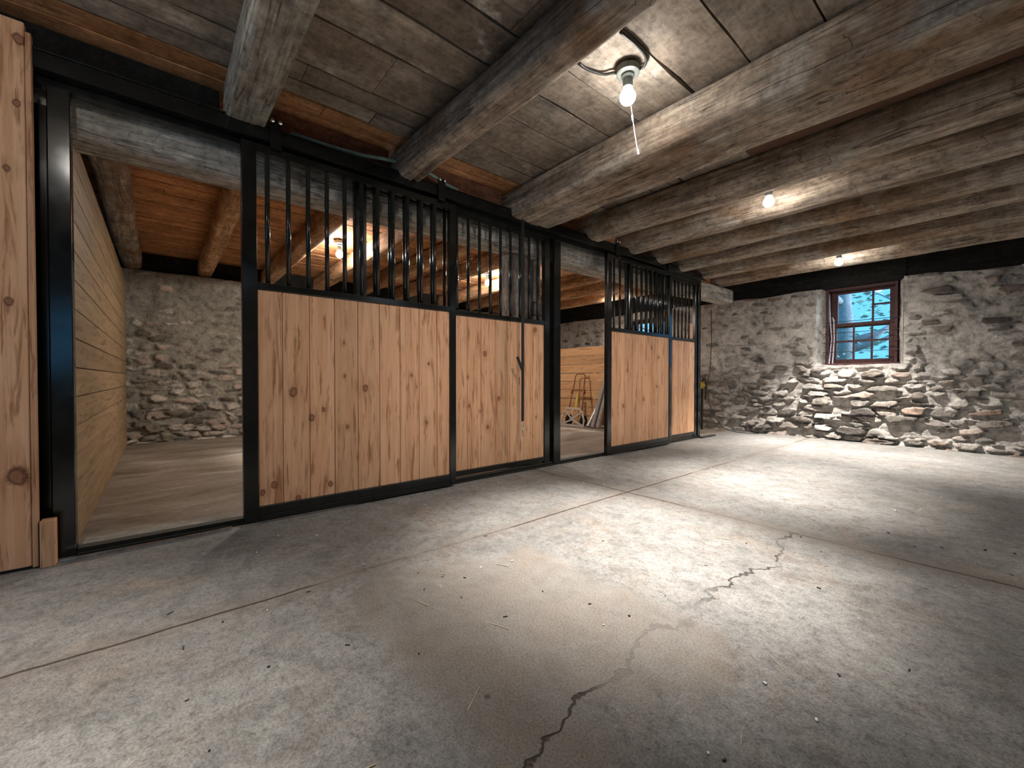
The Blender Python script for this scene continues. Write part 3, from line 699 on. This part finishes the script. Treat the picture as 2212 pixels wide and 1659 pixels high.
hanger(d2, 3.86, XD+.024); hanger(d2, 4.94, XD+.024)

f1 = thing('fixed_stall_front', (0, 1.96, .035), 'fixed near stall front, pine boards and bars, behind the hanging black strap', 'stall front')
frame(f1, -.022, .022, 1.02, 2.895, .035, 2.20, .08, .07, [(.05, .092), (1.362, 1.402), (2.16, 2.20)])
board_panel(f1, 'board_panel', -.012, .012, 1.10, 2.825, .092, 1.362, [1.24, 1.38, 1.52, 1.66, 1.80, 1.94, 2.08, 2.23, 2.372, 2.40, 2.52, 2.68], 5)
bars(f1, [1.165+.1135*k for k in range(15)], 0, 1.402, 2.16)
f2 = thing('fixed_stall_front', (0, 5.05, .035), 'fixed far stall front, narrow pine boards and bars ending beside the wall hydrant', 'stall front')
frame(f2, -.022, .022, 4.17, 5.86, .035, 2.20, .06, .05, [(.05, .092), (1.362, 1.402), (2.16, 2.20)])
board_panel(f2, 'board_panel', -.012, .012, 4.23, 5.81, .092, 1.362, [4.37+.14*k for k in range(10)], 17)
bars(f2, [4.29+.0985*k for k in range(15)], 0, 1.402, 2.16)
mb = MB(); mb.box(-.012, .012, 5.66, 5.75, 1.40, 1.62); mb.build('filler_board', PINE, f2, bevel=.002)

def post(y0, y1, x0, x1, z1, label):
    mb = MB(); mb.box(x0, x1, y0, y1, 0, z1); return tag(mb.build('steel_post', STEEL, bevel=.004), label, 'post', 'black steel posts of the stall fronts')
post(-.395, -.318, -.035, .035, 2.2, 'glossy black steel post at the left side of the near stall doorway')
post(2.935, 3.03, -.038, .038, 2.2, 'black steel post between the strap panel and the open far stall doorway')
post(5.875, 5.945, -.035, .035, 2.2, 'black steel post ending the stall fronts near the window wall')
mb = MB(); mb.box(-.05, -.025, -.62, -.402, 0, 2.13)
tag(mb.build('upright_bar', STEEL, bevel=.002), 'dark flat upright in the gap between the full-height boards and the near left post', 'upright')
t = thing('stall_header', (0, .4, 2.2), 'long black steel header and door track above all the stall fronts', 'header')
mb = MB(); mb.box(-.03, .03, -2.5, 5.95, 2.2, 2.325); mb.build('header_tube', STEEL, t, bevel=.004)
mb = MB(); mb.box(.034, .098, -2.5, 5.95, 2.235, 2.31); mb.box(.034, .10, -2.5, 5.95, 2.313, 2.322); mb.build('door_track', STEEL, t, bevel=.003)
mb = MB(); mb.box(-.055, -.035, -2.5, .27, 2.33, 2.495); tag(mb.build('blocking_board', SHADEW), 'board coloured near-black as shade in the space above the header left of the squared joist', 'board')  # shadowed wood above the header, its shade painted as near-black
t = thing('floor_rail', (0, 2.8, 0), 'black steel bottom rail on the floor under the stall fronts and across both doorways', 'rail')
mb = MB(); mb.box(-.03, .03, -.315, 2.93, 0, .032); mb.box(-.03, .03, 3.035, 5.87, 0, .032); mb.box(.033, .045, -.315, 2.93, 0, .012); mb.box(.033, .045, 3.035, 5.87, 0, .012)
mb.build('bottom_channel', STEEL, t, bevel=.002)
for (ya, yb, xa) in ((-.36, 0.30, .13),):
    m_ = MB(); m_.tube([(xa, ya, .012), (.10, yb, .012)], .008, 8); m_.build('guide_bar', CHROME, t)
mb = MB(); mb.box(-.16, -.035, -.31, 1.0, 0, .028)
tag(mb.build('threshold_kerb', CONC, bevel=.006), 'low pale concrete strip just inside the near stall doorway', 'kerb')

REDB = m_deck('red_brown_blocking', (.12, .05, .03), (.26, .12, .075), (.36, .19, .12), (.22, .10, .06), (.4, .26, .17), .3)
for (ya, yb, lab) in ((.505, 1.275, 'reddish brown blocking board above the header between the squared joist and the next log'), (1.52, 2.315, 'reddish brown blocking board above the header left of the widest beam'), (2.86, 3.31, 'reddish brown blocking board above the header right of the widest beam')):
    mb = MB(); mb.box(-.03, -.005, ya, yb, 2.33, 2.492); tag(mb.build('blocking_board', REDB, bevel=.003), lab, 'board')
# full-height board cladding at the far left
t = thing('board_partition', (.12, -1.5, 0), 'full-height knotty pine boards standing at the extreme left edge', 'partition')
mb = MB(); rng = random.Random(2)
for k in range(14):
    y1 = -.445-k*.145; mb.t = rng.random(); mb.box(.085, .12, y1-.143, y1, .015, 2.40)
mb.build('boards', PINE, t, bevel=.005)
mb = MB(); mb.box(.085, .125, -.443, -.425, .01, 2.36); mb.build('edge_strip', PINE, t, bevel=.003)
mb = MB(); mb.box(.075, .135, -.42, -.372, .0, .21); tag(mb.build('wooden_block', PINE, bevel=.004), 'short pale wooden block on the floor between the full-height boards and the left steel post', 'block')

# ---------------------------------------------------------------- partitions inside
t = thing('stall_partition', (-2.2, -.36, 0), 'left side partition of the near stall, horizontal plain boards with dark seams', 'partition')
mb = MB(); rng = random.Random(5); z = .0
for k in range(14):
    h = .1505; mb.t = rng.random(); mb.box(-4.28, -.07, -.375, -.335, z+.003, z+h-.002); z += h
mb.build('boards', PLY, t, bevel=.003)
t = thing('stall_partition', (-2.2, 5.98, 0), 'rough horizontal board wall behind the hand truck in the far stall', 'partition')
mb = MB(); z = 0
for k in range(9):
    h = .158; mb.t = rng.random(); mb.box(-4.3, -.06, 5.96, 5.99, z+.003+(.006 if k == 0 else 0), z+h-(.008 if k in (2, 5) else .003)); z += h
mb.build('boards', LINING, t, bevel=.003)
for x in (-3.9, -2.0, -.3):
    m_ = MB(); m_.box(x-.045, x+.045, 5.992, 6.04, 0, 1.40); m_.build('stud', LINING, t, bevel=.002)

# ---------------------------------------------------------------- lamps
def lamp(loc, label, spill=1.0, box=True, chain=False, conduit=None, light=1.0, deckz=2.5, beam=62, glow=None):
    x, y, z = loc
    r = thing('ceiling_lamp', (x, y, deckz-.005), label, 'lamp', 'bare bulb lamps')
    bx = MB(); bx.lathe([(.052, 0), (.060, .004), (.060, .034), (.052, .044)], (x, y, deckz-.05), 24); bx.build('junction_box', GALV, r, smooth=False)
    k = MB(); k.lathe([(.022, 0), (.026, .004), (.026, .05), (.034, .06), (.034, deckz-.05-(z+.045)-.002 if deckz-.05-(z+.045) > .07 else .064)], (x, y, z+.045), 18); k.build('socket', GALV, r)
    b = MB(); pr = [(.004, -.042)]+[(.041*sin(a), -.041*cos(a)) for a in [pi*q/10 for q in range(1, 7)]]+[(.032, .024), (.024, .040), (.02, .046)]
    b.lathe(pr, (x, y, z), 24); bo = b.build('bulb', glow or GLOW, r, smooth=True)
    if chain:
        c = MB(); c.tube([(x, y+.028, z-.028), (x+.006, y+.035, z-.09), (x+.012, y+.045, z-.17), (x+.025, y+.06, z-.29)], .0016, 6); ch = c.build('pull_chain', WHITEP, r)
        c = MB(); c.tube([(x+.004, y+.034, z-.085), (x+.007, y+.037, z-.11)], .0045, 8); c.build('chain_coupling', WHITEP, ch)
        c = MB(); c.tube([(x+.025, y+.06, z-.265), (x+.027, y+.062, z-.29)], .0035, 8); c.build('chain_knob', WHITEP, ch)
    for pts in (conduit or []):
        q = MB(); P = [Vector(p) for p in pts]; L = []
        for i in range(len(P)-1):
            a0, a1, a2, a3 = P[max(i-1, 0)], P[i], P[i+1], P[min(i+2, len(P)-1)]
            for s_ in range(6):
                u = s_/6; L.append(.5*((2*a1)+(-a0+a2)*u+(2*a0-5*a1+4*a2-a3)*u*u+(-a0+3*a1-3*a2+a3)*u**3))
        L.append(P[-1]); q.tube(L, .0075, 10); q.build('conduit', CABLE, r, smooth=True)
    for nm, pw, ang in (('bulb_beam', BEAM_W, beam), ('bulb_spill', SPILL_W*spill, 162)):
        l = bpy.data.lights.new(nm, 'SPOT'); l.energy = pw*light; l.color = (1, .945, .885); l.spot_size = radians(ang); l.spot_blend = 1.0; l.shadow_soft_size = .03
        lo = bpy.data.objects.new(nm, l); lo.parent = r; lo.location = (0, 0, z-.048-(deckz-.005)-.03); COL.objects.link(lo)
    return r
lamp((1.585, 1.90, 2.335), 'nearest hanging bulb with round grey box, black cables and pull chain beside the widest beam', chain=True,
     conduit=[[(1.545, 1.885, 2.475), (1.52, 1.86, 2.478), (1.475, 1.83, 2.482), (1.44, 1.74, 2.488), (1.44, 1.68, 2.49)],
              [(1.62, 1.935, 2.475), (1.655, 1.945, 2.48), (1.69, 1.90, 2.486), (1.70, 1.80, 2.488), (1.695, 1.68, 2.49)]])
lamp((1.607, 3.84, 2.30), 'middle glowing bulb of the aisle between two round logs', light=.85)
lamp((1.55, 6.30, 2.255), 'farthest aisle bulb, glowing just above the barred window', light=1.1, beam=98)
lamp((-2.28, 1.65, 2.33), 'bulb glowing inside the near stall, seen behind the sliding door bars', light=.8, glow=GLOW_STALL)
lamp((-2.34, 3.90, 2.33), 'bulb glowing farther inside the stalls, seen behind the fixed bars left of the grey post', light=.9, glow=GLOW_STALL)
lamp((1.45, -.42, 2.33), 'bulb over the aisle beside the photographer, lighting the near floor', spill=.35, light=.27)
lamp((1.58, -2.4, 2.33), 'added unseen bulb over the aisle behind the photographer', spill=.5, light=.25)  # added out-of-view bulb, extra light for the near floor
lamp((-1.86, 6.28, 2.25), 'bulb behind the horizontal board wall near the blue stall window, hidden by a door stile', light=.6)

# ---------------------------------------------------------------- strap and hose
t = thing('hanging_strap', (.125, 2.455, .30), 'black webbing strap with silver snap hanging in front of the fixed near stall front', 'strap')
mb = MB(); mb.box(.121, .125, 2.438, 2.470, .47, 2.26); mb.build('webbing', BLACK, t, bevel=.001)
mb = MB(); M = Matrix.Translation((.128, 2.442, .93)) @ Matrix.Rotation(radians(28), 4, 'X'); mb.box(-.002, .002, -.014, .014, -.02, .12, M); mb.build('strap_tail', BLACK, t)
mb = MB(); mb.tube([(.123, 2.454, 2.26), (.12, 2.452, 2.30), (.11, 2.44, 2.36)], .003, 8); mb.build('cord', WHITEP, t)
mb = MB(); mb.box(.119, .129, 2.444, 2.466, .40, .44); mb.tube([(.124, 2.444, .44), (.124, 2.440, .462), (.124, 2.455, .474), (.124, 2.468, .462), (.124, 2.466, .44)], .003, 8); mb.tube([(.124, 2.455, .40), (.124, 2.455, .375)], .006, 8)
sn = mb.build('snap_swivel', CHROME, t)
mb = MB(); mb.tube([(.124, 2.455+.012*sin(a), .355+.018*cos(a)) for a in [2*pi*k/12 for k in range(12)]], .003, 8, closed=True); mb.build('snap_ring', CHROME, t)
mb = MB(); mb.tube([(.124, 2.415, .86), (.124, 2.412, .82), (.124, 2.42, .79)], .0035, 6); mb.build('small_clip', RUST, t)
mb = MB(); P = [(.06, .62, 2.342), (.06, .85, 2.345), (.06, 1.05, 2.358), (.06, 1.2, 2.385), (.06, 1.37, 2.408), (.06, 1.5, 2.405), (.065, 1.6, 2.385), (.06, 1.70, 2.358), (.06, 1.82, 2.343)]
mb.tube(P, .013, 10); tag(mb.build('hose', ROPEG, smooth=True), 'pale green hose arching along the top of the black header above the near sliding door', 'hose')

# ---------------------------------------------------------------- hand truck and pipes in the far stall
HX, HY = -2.13, 5.66
t = thing('hand_truck', (HX, HY, 0), 'small folding hand truck with rusty frame and grey spoked toe plate in the far stall', 'hand truck')
lean = Matrix.Translation((HX, HY, .03)) @ Matrix.Rotation(radians(-12), 4, 'X')
def L(p): return tuple(lean @ Vector(p))
mb = MB()
for s_ in (-1, 1): mb = MB(); mb.tube([L((s_*.155, 0, .25)), L((s_*.135, 0, .63))], .011, 10); mb.build('side_rail', RUST, t, smooth=True)
mb = MB(); P = [(-.125, 0, .55), (-.115, 0, .86)]+[(-.115+.06*(1-cos(a)), 0, .86+.06*sin(a)) for a in (pi/6, pi/3, pi/2)]+[(.055, 0, .92)]+[(.055+.06*sin(a), 0, .86+.06*cos(a)) for a in (pi/6, pi/3, pi/2)]+[(.125, 0, .55)]
mb.tube([L(p) for p in P], .011, 10); h = mb.build('handle', RUST, t, smooth=True)
mb = MB(); mb.box(-.155, .155, -.018, .018, .60, .635, lean); mb.box(-.16, -.125, -.02, .02, .55, .60, lean); mb.box(.125, .16, -.02, .02, .55, .60, lean); mb.build('crossbar', RUST, t, bevel=.003)
mb = MB(); mb.box(-.02, .02, -.004, .004, .24, .56, lean); mb.build('centre_strut', YEL, t)
# toe plate folded up: D-shaped frame with spokes, standing in front
pl = Matrix.Translation((HX, HY-.045, .012)) @ Matrix.Rotation(radians(-8), 4, 'X')
out = [(-.265, 0), (-.265, .10), (-.225, .22), (-.15, .30), (.15, .30), (.225, .22), (.265, .10), (.265, 0)]
mb = MB()
def bar2(a, b, wd=.03, th=.014):
    a = Vector((a[0], 0, a[1])); b = Vector((b[0], 0, b[1])); d = (b-a); Ln = d.length; ang = math.atan2(d.z, d.x)
    M = pl @ Matrix.Translation(a) @ Matrix.Rotation(-ang, 4, 'Y'); mb.box(-wd*.3, Ln+wd*.3, -th/2, th/2, -wd/2, wd/2, M)
for a, b in zip(out, out[1:]+out[:1]): bar2(a, b, .034)
for e in ((-.20, .26), (0, .30), (.20, .26), (-.24, .01), (.24, .01)): bar2((0, .10), e, .028)
mb.build('toe_plate', ALU, t, bevel=.003)
for s_ in (-1, 1):
    m_ = MB(); m_.lathe([(.085, -.02), (.095, -.012), (.095, .012), (.085, .02)], (HX+s_*.17, HY+.07, .095), 24, Matrix.Rotation(pi/2, 4, 'Y')); wh = m_.build('wheel', BLACK, t)
    m_ = MB(); m_.lathe([(.03, -.024), (.03, .024)], (HX+s_*.17, HY+.07, .095), 16, Matrix.Rotation(pi/2, 4, 'Y')); m_.build('hub', ALU, wh)
for k, (xb, xt, r, h_, lab) in enumerate(((-1.78, -1.72, .04, .42, 'short grey pipe leaning on the boards beside the hand truck'),
                                       (-1.675, -1.56, .04, .92, 'long grey shiny pipe leaning beside the far doorway post'),
                                       (-1.56, -1.42, .042, 1.12, 'tallest grey pipe leaning behind the far sliding door edge'))):
    m_ = MB(); m_.tube([(xb, 5.64, r*.35), (xt, 5.88, h_)], r, 20); tag(m_.build('pipe', PIPE, smooth=False), lab, 'pipe', 'pipes leaning in the far stall')

# ---------------------------------------------------------------- hydrant, cord, hose bit by the window wall
t = thing('yard_hydrant', (-.40, 6.90, 0), 'dark standpipe hydrant with yellow head in the corner past the stall fronts', 'hydrant')
mb = MB(); mb.tube([(-.40, 6.90, 0), (-.40, 6.90, .68)], .019, 12); mb.build('standpipe', RUST if False else CABLE, t)
mb = MB(); mb.tube([(-.40, 6.90, .685), (-.40, 6.90, .79)], .034, 12); mb.tube([(-.40, 6.90, .72), (-.33, 6.88, .735)], .026, 10); mb.build('head', YEL, t)
mb = MB(); mb.tube([(-.42, 6.88, .74), (-.46, 6.86, .76), (-.50, 6.84, .74), (-.52, 6.83, .70)], .016, 10); mb.build('spout', CABLE, t)
mb = MB(); mb.tube([(-.40, 6.9, .79), (-.37, 6.89, .85), (-.33, 6.88, .80), (-.33, 6.88, .50)], .014, 8); mb.build('lever', CABLE, t)
mb = MB(); mb.tube([(-.35, 7.10, 2.0), (-.335, 7.09, 1.5), (-.34, 7.05, .95), (-.33, 6.92, .74), (-.30, 6.93, .45), (-.20, 6.95, .2), (-.05, 6.9, .05), (.15, 6.90, .008), (.45, 6.96, .008)], .006, 8)
tag(mb.build('cord', CABLE, smooth=True), 'thin dark cord hanging down the end stone wall to the hydrant and onto the floor', 'cord')
mb = MB(); mb.box(.05, .11, 5.86, 6.28, .0, .02)
tag(mb.build('steel_offcut', STEEL, bevel=.004), 'flat dark bar lying on the floor past the end of the stall fronts', 'bar')

# ---------------------------------------------------------------- litter on the floor
def litter(name, mat, n, seedk, lmin, lmax, wd, region, label, cat):
    rng = random.Random(seedk); mb = MB()
    for k in range(n):
        x = rng.uniform(region[0], region[1]); y = rng.uniform(region[2], region[3]); a = rng.uniform(0, pi); Ln = rng.uniform(lmin, lmax)
        M = Matrix.Translation((x, y, .0008)) @ Matrix.Rotation(a, 4, 'Z') @ Matrix.Rotation(rng.uniform(-.03, 0), 4, 'Y')
        w_ = wd*rng.uniform(.5, 1.3); mb.box(-Ln/2, Ln/2, -w_, w_, 0, w_*1.2, M)
    o = tag(mb.build(name, mat), label, cat); o['kind'] = 'stuff'; return o
litter('straw', STRAW, 130, 1, .015, .11, .0011, (.1, 2.6, .3, 6.6), 'scattered straw bits on the concrete aisle floor', 'straw')
litter('pale_crumbs', CHIP, 45, 2, .005, .018, .003, (.2, 2.7, .1, 4.5), 'small white crumbs scattered over the concrete floor', 'crumbs')
litter('dark_crumbs', DARKBIT, 60, 3, .004, .022, .0022, (.9, 3.6, -.2, 3.4), 'small dark crumbs of dirt scattered over the concrete floor', 'crumbs')

# ---------------------------------------------------------------- outside
mb = MB(); mb.box(-30, 30, 7.75, 45, -.3, .55); struct(mb.build('ground_outside', GRASS))
def tree(x, y, h, r, seedk, label, nl=700, z0=.55, sp=1.6):
    rng = random.Random(seedk); t = thing('tree', (x, y, z0), label, 'tree')
    mb = MB(); mb.tube([(x, y, z0), (x+.05, y, z0+h*.4), (x-.05, y, z0+h)], [r, r*.8, r*.4], 12)
    for k in range(9):
        zz = z0+h*rng.uniform(.15, .8); a = rng.uniform(0, 2*pi); Ln = rng.uniform(.8, 1.8)
        mb.tube([(x, y, zz), (x+Ln*.6*cos(a), y+Ln*.6*sin(a), zz+.25), (x+Ln*cos(a), y+Ln*sin(a), zz+.6)], [r*.4, r*.22, r*.08], 8)
    mb.build('trunk', BARK, t, smooth=True)
    mb = MB()
    for k in range(nl):
        c = Vector((rng.gauss(0, sp*.55), rng.gauss(0, sp*.55), rng.uniform(.15, 1.1)*h)); M = Matrix.Translation(Vector((x, y, z0))+c) @ Matrix.Rotation(rng.uniform(0, 6.3), 4, 'Z') @ Matrix.Rotation(rng.uniform(-1.2, 1.2), 4, 'X')
        s_ = rng.uniform(.04, .10); vs = [M @ Vector(p) for p in ((-s_, 0, 0), (0, -s_*.5, .01), (s_, 0, 0), (0, s_*.5, .01))]
        mb.add(vs, [(0, 1, 2, 3)])
    mb.build('foliage', LEAF, t)
tree(.55, 11.2, 3.4, .22, 4, 'leafy tree outside the barred window, left side of the view')
tree(1.9, 13.5, 4.2, .12, 8, 'slender tree farther outside the barred window, right side of the view', 500)
tree(-4.0, 12.0, 3.6, .16, 12, 'leafy tree outside the blue window of the far stall', 500)

for o in bpy.data.objects:
    if '_o' in o: del o['_o']
